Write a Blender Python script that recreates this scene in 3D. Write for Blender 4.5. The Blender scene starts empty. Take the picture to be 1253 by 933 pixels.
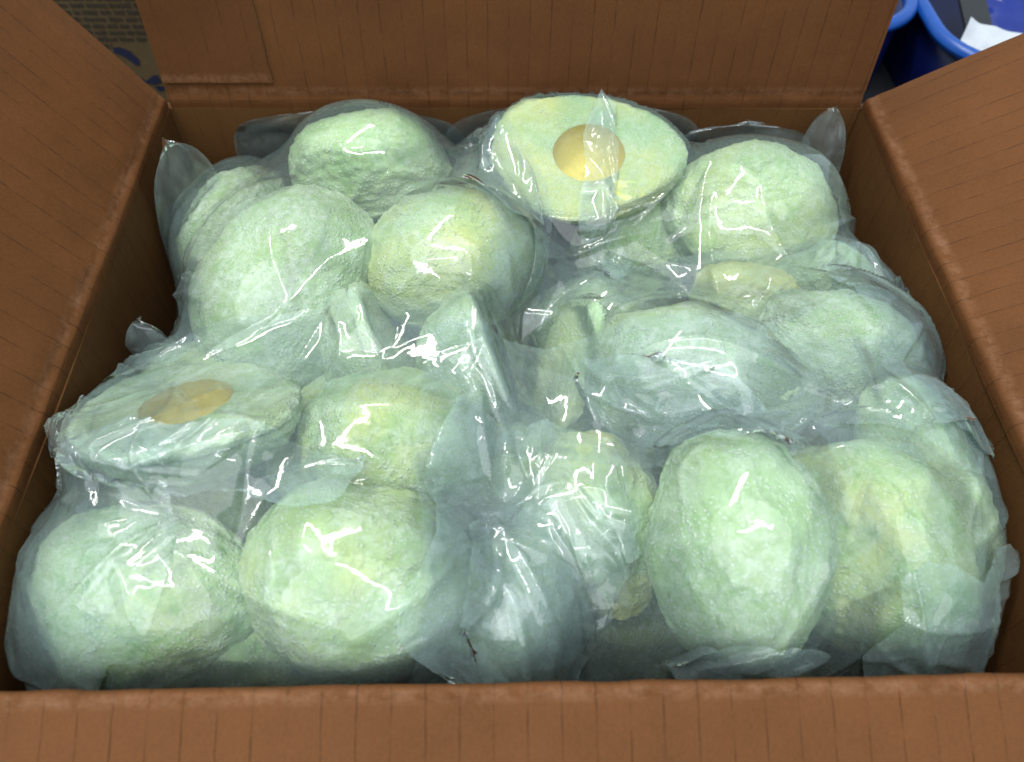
import bpy, math, random
import numpy as np
from mathutils import Matrix, Vector, noise
from mathutils.geometry import delaunay_2d_cdt

# ------------------------------------------------------------------ camera
RIM = 0.120                      # height of the box rim above the floor
W, D = 0.400, 0.3205             # inside of the box
scene = bpy.context.scene
cam_data = bpy.data.cameras.new("camera")
cam = bpy.data.objects.new("camera", cam_data)
scene.collection.objects.link(cam)
scene.camera = cam
cam_data.sensor_width = 36.0
cam_data.lens = 950.0 / 1253.0 * 36.0
cam_data.clip_start = 0.01
cam_data.clip_end = 50.0
cam_data.dof.use_dof = True
cam_data.dof.focus_distance = 0.36
cam_data.dof.aperture_fstop = 9.0
rot = Matrix.Rotation(-0.04101, 3, 'Z') @ Matrix.Rotation(0.61259, 3, 'X') @ Matrix.Rotation(0.0261, 3, 'Z')
cam.matrix_world = Matrix.Translation((-0.0157, -0.2273, 0.2701 + RIM)) @ rot.to_4x4()

# ------------------------------------------------------------------ world and lamps (indoors)
world = bpy.data.worlds.new("World")
scene.world = world
world.use_nodes = True
bg = world.node_tree.nodes["Background"]
bg.inputs[0].default_value = (0.76, 0.89, 1.0, 1)
bg.inputs[1].default_value = 0.92


def area_lamp(name, loc, target, sx, sy, power, color, shape='RECTANGLE'):
    l = bpy.data.lights.new(name, 'AREA')
    l.shape = shape
    l.size, l.size_y = sx, sy
    l.energy = power
    l.color = color
    o = bpy.data.objects.new(name, l)
    scene.collection.objects.link(o)
    o.location = loc
    d = Vector(target) - Vector(loc)
    o.rotation_euler = d.to_track_quat('-Z', 'Y').to_euler()
    return o


# two ceiling tubes and an added broad fill that imitates ceiling bounce
area_lamp("ceiling_tube_or_fill", (-0.45, 0.45, 1.95), (-0.2, 0.25, 0.0), 1.2, 0.055, 27.0, (1.0, 0.97, 0.91))
area_lamp("ceiling_tube_or_fill", (-0.30, -0.95, 1.70), (-0.1, -0.1, 0.0), 3.0, 2.2, 44.0, (0.95, 0.98, 1.0), 'ELLIPSE')  # added frontal fill in place of ceiling bounce, not a fixture
area_lamp("ceiling_tube_or_fill", (-0.20, -0.55, 2.05), (-0.1, -0.2, 0.0), 1.2, 0.045, 12.0, (0.97, 0.99, 1.0))  # second tube, added for more thin glints on the film

vs = scene.view_settings
vs.view_transform = 'Standard'
vs.look = 'None'
vs.exposure = 0.03
vs.gamma = 1.0
vs.use_curve_mapping = False
scene.cycles.max_bounces = 14
scene.cycles.transparent_max_bounces = 96
scene.cycles.diffuse_bounces = 4
scene.cycles.glossy_bounces = 4
scene.cycles.caustics_reflective = False
scene.cycles.caustics_refractive = False

random.seed(4)
np.random.seed(4)
COL = scene.collection


# ------------------------------------------------------------------ helpers
def mesh_obj(name, verts, faces, mat, parent=None, smooth=True, uv=None, mats=None, face_mat=None):
    me = bpy.data.meshes.new(name)
    me.from_pydata([tuple(v) for v in verts], [], faces)
    for m in (mats or [mat]):
        me.materials.append(m)
    if face_mat is not None:
        me.polygons.foreach_set("material_index", face_mat)
    if smooth:
        me.polygons.foreach_set("use_smooth", [True] * len(me.polygons))
    if uv is not None:
        layer = me.uv_layers.new(name="UVMap")
        idx = np.empty(len(me.loops), dtype=np.int32)
        me.loops.foreach_get("vertex_index", idx)
        layer.data.foreach_set("uv", np.asarray(uv, dtype=np.float32)[idx].ravel())
    me.update()
    o = bpy.data.objects.new(name, me)
    COL.objects.link(o)
    if parent is not None:
        o.parent = parent
        o.matrix_parent_inverse = parent.matrix_world.inverted()
    return o


def empty(name, loc=(0, 0, 0)):
    o = bpy.data.objects.new(name, None)
    o.empty_display_size = 0.02
    COL.objects.link(o)
    o.location = loc
    o.matrix_world = Matrix.Translation(loc)
    return o


def tag(o, label, cat, group=None):
    o["label"] = label
    o["category"] = cat
    if group:
        o["group"] = group


class Nodes:
    def __init__(self, name):
        self.mat = bpy.data.materials.new(name)
        self.mat.use_nodes = True
        self.nt = self.mat.node_tree
        self.nt.nodes.clear()
        self.out = self.nt.nodes.new("ShaderNodeOutputMaterial")

    def n(self, kind, **kw):
        nd = self.nt.nodes.new(kind)
        for k, v in kw.items():
            if k.startswith("i_"):
                nd.inputs[k[2:].replace("_", " ")].default_value = v
            else:
                setattr(nd, k, v)
        return nd

    def l(self, a, b):
        self.nt.links.new(a, b)

    def noise(self, vec, scale, detail=3.0, rough=0.55, lo=0.3, hi=0.7):
        t = self.n("ShaderNodeTexNoise")
        t.inputs["Scale"].default_value = scale
        t.inputs["Detail"].default_value = detail
        t.inputs["Roughness"].default_value = rough
        if vec is not None:
            self.l(vec, t.inputs["Vector"])
        r = self.n("ShaderNodeMapRange")
        r.inputs["From Min"].default_value = lo
        r.inputs["From Max"].default_value = hi
        self.l(t.outputs["Fac"], r.inputs["Value"])
        return r.outputs["Result"]

    def math(self, op, a, b=None, clamp=False):
        m = self.n("ShaderNodeMath", operation=op)
        m.use_clamp = clamp
        for i, v in enumerate((a, b)):
            if v is None:
                continue
            if isinstance(v, (int, float)):
                m.inputs[i].default_value = v
            else:
                self.l(v, m.inputs[i])
        return m.outputs[0]

    def mix(self, fac, a, b, blend='MIX'):
        m = self.n("ShaderNodeMix", data_type='RGBA', blend_type=blend)
        if isinstance(fac, (int, float)):
            m.inputs[0].default_value = fac
        else:
            self.l(fac, m.inputs[0])
        for sock, v in ((m.inputs[6], a), (m.inputs[7], b)):
            if isinstance(v, tuple):
                sock.default_value = (*v, 1) if len(v) == 3 else v
            else:
                self.l(v, sock)
        return m.outputs[2]

    def bump(self, height, strength, dist, normal=None):
        b = self.n("ShaderNodeBump")
        b.inputs["Strength"].default_value = strength
        b.inputs["Distance"].default_value = dist
        self.l(height, b.inputs["Height"])
        if normal is not None:
            self.l(normal, b.inputs["Normal"])
        return b.outputs["Normal"]


# ------------------------------------------------------------------ materials
def cardboard(name, base, dark, pitch=0.0113, line=0.75, rough=0.72):
    m = Nodes(name)
    uvn = m.n("ShaderNodeUVMap")
    sep = m.n("ShaderNodeSeparateXYZ")
    m.l(uvn.outputs[0], sep.inputs[0])
    u, v = sep.outputs[0], sep.outputs[1]
    obj = m.n("ShaderNodeTexCoord").outputs["Object"]
    wob = m.math('MULTIPLY', m.noise(obj, 60, 2, lo=0, hi=1), 0.10)
    ph = m.math('FRACT', m.math('ADD', m.math('DIVIDE', u, pitch), wob))
    dist = m.math('ABSOLUTE', m.math('SUBTRACT', ph, 0.5))
    # a thin pressed line, broken up along its length
    lm = m.n("ShaderNodeMapRange", clamp=True)
    m.l(dist, lm.inputs["Value"])
    lm.inputs["From Min"].default_value = 0.036
    lm.inputs["From Max"].default_value = 0.012
    comb = m.n("ShaderNodeCombineXYZ")
    m.l(m.math('MULTIPLY', u, 90.0), comb.inputs[0])
    m.l(m.math('MULTIPLY', v, 55.0), comb.inputs[1])
    brk = m.noise(comb.outputs[0], 1.0, 4, 0.65, 0.36, 0.62)
    linef = m.math('MULTIPLY', m.math('MULTIPLY', lm.outputs[0], brk), line)
    # broad shallow valley about each line
    val = m.n("ShaderNodeMapRange", clamp=True)
    m.l(dist, val.inputs["Value"])
    val.inputs["From Min"].default_value = 0.30
    val.inputs["From Max"].default_value = 0.0
    mott = m.noise(obj, 22, 5, 0.6, 0.25, 0.75)
    fib = m.n("ShaderNodeCombineXYZ")
    m.l(m.math('MULTIPLY', u, 900.0), fib.inputs[0])
    m.l(m.math('MULTIPLY', v, 260.0), fib.inputs[1])
    fibre = m.noise(fib.outputs[0], 1.0, 4, 0.7, 0.2, 0.8)
    speck = m.noise(obj, 850, 2, 0.6, 0.35, 0.70)
    c = m.mix(mott, tuple(x * 0.78 for x in base), tuple(min(1, x * 1.15) for x in base))
    c = m.mix(m.math('MULTIPLY', fibre, 0.28), c, tuple(x * 1.5 for x in base))
    c = m.mix(m.math('MULTIPLY', speck, 0.22), c, tuple(x * 0.45 for x in base))
    c = m.mix(linef, c, dark)
    cd = m.math('ABSOLUTE', m.math('SUBTRACT', v, 0.0105))
    wr = m.n("ShaderNodeMapRange", clamp=True)
    m.l(cd, wr.inputs["Value"])
    wr.inputs["From Min"].default_value = 0.0036
    wr.inputs["From Max"].default_value = 0.0010
    wear = m.math('MULTIPLY', wr.outputs[0], m.noise(obj, 160, 5, 0.75, 0.40, 0.66))
    c = m.mix(m.math('MULTIPLY', wear, 0.38), c, (0.24, 0.125, 0.070))
    h = m.math('SUBTRACT', m.math('MULTIPLY', fibre, 0.22), m.math('ADD', m.math('MULTIPLY', linef, 0.8), m.math('MULTIPLY', val.outputs[0], 0.25)))
    h = m.math('ADD', h, m.math('MULTIPLY', mott, 0.8))
    p = m.n("ShaderNodeBsdfPrincipled")
    m.l(c, p.inputs["Base Color"])
    p.inputs["Roughness"].default_value = rough
    p.inputs["Specular IOR Level"].default_value = 0.12
    m.l(m.bump(h, 0.65, 0.0009), p.inputs["Normal"])
    m.l(p.outputs[0], m.out.inputs[0])
    return m.mat


KRAFT = (0.098, 0.0380, 0.0120)
M_CARD = cardboard("kraft_liner", KRAFT, (0.030, 0.012, 0.005), line=0.5)
M_CARD_LAP = cardboard("kraft_lap", (0.084, 0.0325, 0.0105), (0.05, 0.018, 0.007), line=0.35)
M_CARD_WALL = cardboard("kraft_wall", (0.088, 0.039, 0.012), (0.03, 0.012, 0.004), line=0.35)
M_EDGE = cardboard("kraft_edge", (0.20, 0.115, 0.06), (0.10, 0.05, 0.025), pitch=0.004, line=0.5)
M_CARD_FAR = cardboard("tan_liner", (0.085, 0.058, 0.028), (0.08, 0.055, 0.025), line=0.1)


def plain(name, col, rough=0.5, spec=0.5, bump=0.0, scale=200, var=0.12):
    m = Nodes(name)
    obj = m.n("ShaderNodeTexCoord").outputs["Object"]
    f = m.noise(obj, scale, 4, 0.6, 0.25, 0.75)
    c = m.mix(f, tuple(x * (1 - var) for x in col), tuple(min(1.0, x * (1 + var)) for x in col))
    p = m.n("ShaderNodeBsdfPrincipled")
    m.l(c, p.inputs["Base Color"])
    p.inputs["Roughness"].default_value = rough
    p.inputs["Specular IOR Level"].default_value = spec
    if bump:
        m.l(m.bump(f, 0.6, bump), p.inputs["Normal"])
    m.l(p.outputs[0], m.out.inputs[0])
    return m.mat


M_INK = plain("dark_print", (0.034, 0.026, 0.016), 0.8, 0.2)
M_INK_BLUE = plain("navy_print", (0.012, 0.014, 0.035), 0.7, 0.2)
M_FLOOR = plain("dark_floor", (0.018, 0.018, 0.022), 0.6, 0.3, 0.0005, 60)
M_BIN = plain("blue_plastic", (0.0012, 0.005, 0.055), 0.38, 0.5, 0.0002, 90)
M_RIM = plain("bright_blue_plastic", (0.003, 0.055, 0.27), 0.35, 0.5)
M_BLACK = plain("black_rubber", (0.012, 0.013, 0.014), 0.55, 0.4)
M_STEEL = plain("grey_strap", (0.018, 0.020, 0.022), 0.5, 0.4)
M_PAPER = plain("white_paper", (0.42, 0.45, 0.48), 0.8, 0.2, 0.0004, 120, 0.06)
M_LINER = plain("blue_liner_plastic", (0.003, 0.015, 0.16), 0.16, 0.6, 0.001, 40)


def flesh(name, yellow, deep, seed):
    """frozen avocado flesh: pale green, yellower patches, deeper green bruises, white frost grain"""
    m = Nodes(name)
    tc = m.n("ShaderNodeTexCoord")
    mp = m.n("ShaderNodeMapping")
    mp.inputs["Location"].default_value = (seed * 1.37, seed * 0.71, seed * 2.13)
    m.l(tc.outputs["Object"], mp.inputs["Vector"])
    v = mp.outputs[0]
    big = m.noise(v, 24, 3, 0.5, 0.35, 0.65)
    med = m.noise(v, 75, 4, 0.6, 0.45, 0.68)
    green = (0.30, 0.475, 0.195)
    lime = (0.60, 0.61, 0.14)
    c = m.mix(m.math('MULTIPLY', big, yellow), green, lime)
    c = m.mix(m.math('MULTIPLY', med, min(1.0, deep * 1.4)), c, (0.14, 0.34, 0.055))
    g1 = m.noise(v, 230, 5, 0.7, 0.38, 0.62)
    g2 = m.noise(v, 950, 3, 0.7, 0.45, 0.70)
    patch = m.noise(v, 38, 3, 0.6, 0.30, 0.54)
    fa = (seed * 0.618) % 1.0
    patch = m.math('MULTIPLY', patch, (0.50 + 0.50 * fa) * (1.0 - 0.45 * yellow))
    frost = m.math('MULTIPLY', m.math('ADD', m.math('MULTIPLY', g1, 0.80), m.math('MULTIPLY', g2, 0.40)), patch, True)
    c = m.mix(frost, c, (0.64, 0.75, 0.60))
    c = m.mix(m.math('MULTIPLY', m.noise(v, 30, 4, 0.6, 0.40, 0.62), 0.20 * (1 - 0.5 * yellow)), c, (0.62, 0.73, 0.59))
    vor = m.n("ShaderNodeTexVoronoi")
    vor.inputs["Scale"].default_value = 520
    m.l(v, vor.inputs["Vector"])
    cr = m.n("ShaderNodeMapRange", clamp=True)
    m.l(vor.outputs["Distance"], cr.inputs["Value"])
    cr.inputs["From Min"].default_value = 0.42
    cr.inputs["From Max"].default_value = 0.10
    crystal = m.math('MULTIPLY', cr.outputs[0], m.noise(v, 55, 4, 0.65, 0.40, 0.54))
    c = m.mix(m.math('MULTIPLY', crystal, 0.7 * (1.0 - 0.4 * yellow)), c, (0.80, 0.86, 0.78))
    dark = m.noise(v, 480, 3, 0.6, 0.60, 0.78)
    c = m.mix(m.math('MULTIPLY', dark, 0.28), c, (0.20, 0.32, 0.17))
    p = m.n("ShaderNodeBsdfPrincipled")
    m.l(c, p.inputs["Base Color"])
    p.inputs["Roughness"].default_value = 0.75
    p.inputs["Specular IOR Level"].default_value = 0.3
    p.inputs["Subsurface Weight"].default_value = 0.25
    p.inputs["Subsurface Radius"].default_value = (0.7, 1.0, 0.45)
    p.inputs["Subsurface Scale"].default_value = 0.004
    h = m.math('ADD', m.math('ADD', m.math('MULTIPLY', g1, 0.7), m.math('MULTIPLY', crystal, 1.1)), m.math('ADD', m.math('MULTIPLY', g2, 0.3), m.math('MULTIPLY', med, 0.5)))
    m.l(m.bump(h, 0.5 + 0.35 * fa, 0.0014), p.inputs["Normal"])
    m.l(p.outputs[0], m.out.inputs[0])
    return m.mat


def hollow_mat():
    m = Nodes("pit_hollow_flesh")
    v = m.n("ShaderNodeTexCoord").outputs["Object"]
    a = m.noise(v, 60, 4, 0.6, 0.3, 0.7)
    c = m.mix(a, (0.60, 0.49, 0.06), (0.68, 0.61, 0.18))
    p = m.n("ShaderNodeBsdfPrincipled")
    m.l(c, p.inputs["Base Color"])
    p.inputs["Roughness"].default_value = 0.6
    p.inputs["Subsurface Weight"].default_value = 0.2
    p.inputs["Subsurface Radius"].default_value = (1.0, 0.6, 0.2)
    p.inputs["Subsurface Scale"].default_value = 0.004
    m.l(m.bump(m.noise(v, 300, 4, 0.6, 0.3, 0.7), 0.5, 0.0006), p.inputs["Normal"])
    m.l(p.outputs[0], m.out.inputs[0])
    return m.mat


M_HOLLOW = hollow_mat()


def film(name, haze, tint, rough=0.10, seed=0.0):
    """polythene sheet: mostly clear, a little milky, glossy"""
    m = Nodes(name)
    tc = m.n("ShaderNodeTexCoord")
    mp = m.n("ShaderNodeMapping")
    mp.inputs["Location"].default_value = (seed, seed * 0.3, 0)
    m.l(tc.outputs["Object"], mp.inputs["Vector"])
    v = mp.outputs[0]
    tr = m.n("ShaderNodeBsdfTransparent")
    tr.inputs[0].default_value = (0.985, 0.995, 1.0, 1)
    df = m.n("ShaderNodeBsdfDiffuse")
    df.inputs[0].default_value = (*tint, 1)
    tl = m.n("ShaderNodeBsdfTranslucent")
    tl.inputs[0].default_value = (*tint, 1)
    milky = m.n("ShaderNodeMixShader")
    milky.inputs[0].default_value = 0.5
    m.l(df.outputs[0], milky.inputs[1])
    m.l(tl.outputs[0], milky.inputs[2])
    # frost on the inside of the film makes it patchy
    patch = m.noise(v, 26, 4, 0.6, 0.30, 0.70)
    grain = m.noise(v, 420, 3, 0.65, 0.5, 0.8)
    lw = m.n("ShaderNodeLayerWeight")
    lw.inputs[0].default_value = 0.35
    hz = m.math('ADD', m.math('MULTIPLY', patch, haze * 0.5), haze * 0.22)
    hz = m.math('ADD', hz, m.math('MULTIPLY', grain, haze * 0.5))
    hz = m.math('ADD', hz, m.math('MULTIPLY', lw.outputs["Facing"], haze * 1.3), True)
    body = m.n("ShaderNodeMixShader")
    m.l(hz, body.inputs[0])
    m.l(tr.outputs[0], body.inputs[1])
    m.l(milky.outputs[0], body.inputs[2])
    gl = m.n("ShaderNodeBsdfGlossy")
    gl.inputs["Color"].default_value = (1, 1, 1, 1)
    gl.inputs["Roughness"].default_value = rough
    crk = m.noise(v, 95, 3, 0.55, 0.3, 0.7)
    nb = m.bump(crk, 0.10, 0.0008)
    m.l(nb, gl.inputs["Normal"])
    fr = m.n("ShaderNodeFresnel")
    fr.inputs["IOR"].default_value = 1.5
    m.l(nb, fr.inputs["Normal"])
    top = m.n("ShaderNodeMixShader")
    m.l(m.math('MULTIPLY', fr.outputs[0], 1.1, True), top.inputs[0])
    m.l(body.outputs[0], top.inputs[1])
    m.l(gl.outputs[0], top.inputs[2])
    m.l(top.outputs[0], m.out.inputs[0])
    return m.mat


TINT = (0.70, 0.94, 0.93)

# ------------------------------------------------------------------ floor under everything
g = mesh_obj("floor", [(-4, -4, 0), (4, -4, 0), (4, 4, 0), (-4, 4, 0)], [(0, 1, 2, 3)], M_FLOOR, smooth=False)
g["kind"] = "structure"

# ------------------------------------------------------------------ the open cardboard box
box = empty("cardboard_box", (0, 0, 0))
tag(box, "open brown corrugated box with four flaps, full of bagged frozen avocado", "box")
TH = 0.005


def panel(name, prof, width, place, mat, parent, crumple=0.0, seed=0, nseg=80, u0=0.0):
    """prof: list of (s, z) inner-surface points, s outward. Extruded along the crease; thickness to the outer side.
    place(t, s, z) -> world point"""
    prof = np.array(prof, float)
    tan = np.gradient(prof, axis=0)
    tan /= np.linalg.norm(tan, axis=1)[:, None]
    nrm = np.stack([tan[:, 1], -tan[:, 0]], 1)          # outward side of the board
    arc = np.concatenate([[0], np.cumsum(np.linalg.norm(np.diff(prof, axis=0), axis=1))])
    npf = len(prof)
    verts, uv = [], []
    for side in (0, 1):
        for i in range(nseg + 1):
            t = -width / 2 + width * i / nseg
            for k in range(npf):
                s, z = prof[k] + nrm[k] * TH * side
                w = crumple * math.exp(-((arc[k] - 0.012) / 0.010) ** 2)
                dn = w * noise.noise((t * 60 + seed, arc[k] * 90, seed)) + 0.0010 * noise.noise((t * 9 + seed, arc[k] * 12, seed + 5))
                s -= nrm[k][0] * dn
                z -= nrm[k][1] * dn
                verts.append(place(t, s, z))
                uv.append((t + u0, arc[k]))
    n1 = (nseg + 1) * npf
    faces, fm = [], []
    for side in (0, 1):
        o = side * n1
        for i in range(nseg):
            for k in range(npf - 1):
                a = o + i * npf + k
                q = (a, a + 1, a + npf + 1, a + npf)
                faces.append(q if side else q[::-1])
                fm.append(0)
    for i in range(nseg):
        for k in (0, npf - 1):
            a = i * npf + k
            faces.append((a, a + npf, a + npf + n1, a + n1))
            fm.append(1 if k and 'flap' in name else 0)
    for i in (0, nseg):
        for k in range(npf - 1):
            a = i * npf + k
            faces.append((a, a + 1, a + 1 + n1, a + n1))
            fm.append(1)
    o = mesh_obj(name, verts, faces, mat, parent, uv=uv, mats=[mat, M_EDGE], face_mat=fm)
    md = o.modifiers.new("edges", 'EDGE_SPLIT')
    md.split_angle = math.radians(40)
    return o


def wall_profile(h):
    return [(0, -h + h * k / 12 - 0.0) for k in range(12)] + [(0, -0.007)]


def flap_profile(angle, length, rad=0.003, groove=0.0005):
    """starts at the top of the wall, bends outward to the flap's elevation angle, then runs straight"""
    a1 = math.radians(angle)
    pts = []
    turn = math.pi / 2 - a1
    n = max(5, int(turn / 0.12))
    # crushed score: small bulge into the box just below the fold
    pts += [(0, -0.0068), (-0.0001, -0.0045), (-0.0002, -0.0030)]
    r = min(rad, 0.004 / max(math.tan(turn / 2), 0.35))
    z0 = -0.002
    for i in range(n + 1):
        a = turn * i / n
        pts.append((r * (1 - math.cos(a)), z0 + r * math.sin(a)))
    s, z = pts[-1]
    d = (math.cos(a1), math.sin(a1))
    nn = (-math.sin(a1), math.cos(a1))      # inner side of flap
    for k, (dist, dip) in enumerate([(0.0015, -groove * 0.5), (0.003, -groove), (0.0045, -groove * 0.4), (0.007, 0.0)]):
        pts.append((s + d[0] * dist + nn[0] * dip, z + d[1] * dist + nn[1] * dip))
    m = 26
    for k in range(1, m + 1):
        dist = 0.007 + (length - 0.007) * k / m
        sag = 0.0
        pts.append((s + d[0] * dist, z + d[1] * dist + sag))
    return pts


hx, hy = W / 2, D / 2
H_IN = RIM - 0.006
P_BACK = lambda t, s, z: (t, hy + s, RIM + z)
P_FRONT = lambda t, s, z: (-t, -hy - s, RIM + z)
P_LEFT = lambda t, s, z: (-hx - s, t, RIM + z)
P_RIGHT = lambda t, s, z: (hx + s, -t, RIM + z)
panel("back_wall", wall_profile(H_IN), W, P_BACK, M_CARD_WALL, box, seed=1)
panel("front_wall", wall_profile(H_IN), W, P_FRONT, M_CARD_WALL, box, seed=2)
panel("side_wall", wall_profile(H_IN), D + 2 * TH, P_LEFT, M_CARD_WALL, box, seed=3)
panel("side_wall", wall_profile(H_IN), D + 2 * TH, P_RIGHT, M_CARD_WALL, box, seed=4)
back_flap = panel("flap", flap_profile(83, 0.19), W - 0.002, P_BACK, M_CARD, box, 0.0012, 11, 160)
panel("flap", flap_profile(-24, 0.16, 0.0045), W + 0.004, P_FRONT, M_CARD, box, 0.0010, 12, 160)
panel("flap", flap_profile(58, 0.17), D - 0.002, P_LEFT, M_CARD, box, 0.0012, 13, 160)
panel("flap", flap_profile(30, 0.17), D - 0.002, P_RIGHT, M_CARD, box, 0.0012, 14, 160)
# bottom board
zb = 0.003
mesh_obj("bottom", [(sx * (hx + 0.004), sy * (hy + 0.004), z) for z in (0.0008, 0.006) for sx, sy in ((-1, -1), (1, -1), (1, 1), (-1, 1))],
         [(0, 1, 2, 3), (4, 5, 6, 7), (0, 1, 5, 4), (1, 2, 6, 5), (2, 3, 7, 6), (3, 0, 4, 7)], M_CARD_WALL, box, smooth=False,
         uv=[(0, 0), (0.4, 0), (0.4, 0.3), (0, 0.3)] * 2)


# glued lap: the joint of the box, a second thickness of board on the left of the back flap
def lap():
    a1 = math.radians(83)
    verts, uv = [], []
    nx, nz = 24, 30
    for side in (0.0003, 0.0022):
        for i in range(nx + 1):
            for k in range(nz + 1):
                t = -hx + 0.002 + 0.0605 * i / nx
                dist = 0.008 + 0.180 * k / nz
                if i == nx:
                    t += 0.0010 * noise.noise((dist * 80, 3, 1)) - 0.006 * dist / 0.19
                off = side + 0.0004 * noise.noise((t * 70, dist * 50, 8))
                verts.append((t, hy + 0.0005 + math.cos(a1) * dist - math.sin(a1) * off, RIM + 0.0015 + math.sin(a1) * dist + math.cos(a1) * off))
                uv.append((t + 0.004, dist))
    n1 = (nx + 1) * (nz + 1)
    faces, fm = [], []
    for s in (0, 1):
        for i in range(nx):
            for k in range(nz):
                a = s * n1 + i * (nz + 1) + k
                faces.append((a, a + nz + 1, a + nz + 2, a + 1))
                fm.append(0)
    for k in range(nz):
        a = nx * (nz + 1) + k
        faces.append((a, a + 1, a + 1 + n1, a + n1))
        fm.append(1)
    for i in range(nx):
        a = i * (nz + 1)
        faces.append((a, a + nz + 1, a + nz + 1 + n1, a + n1))
        fm.append(1)
    o = mesh_obj("glued_lap", verts, faces, None, box, uv=uv, mats=[M_CARD_LAP, M_EDGE], face_mat=fm)
    o.modifiers.new("edges", 'EDGE_SPLIT').split_angle = math.radians(40)


lap()

# ------------------------------------------------------------------ avocado halves
PEAR = 0.16
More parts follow.
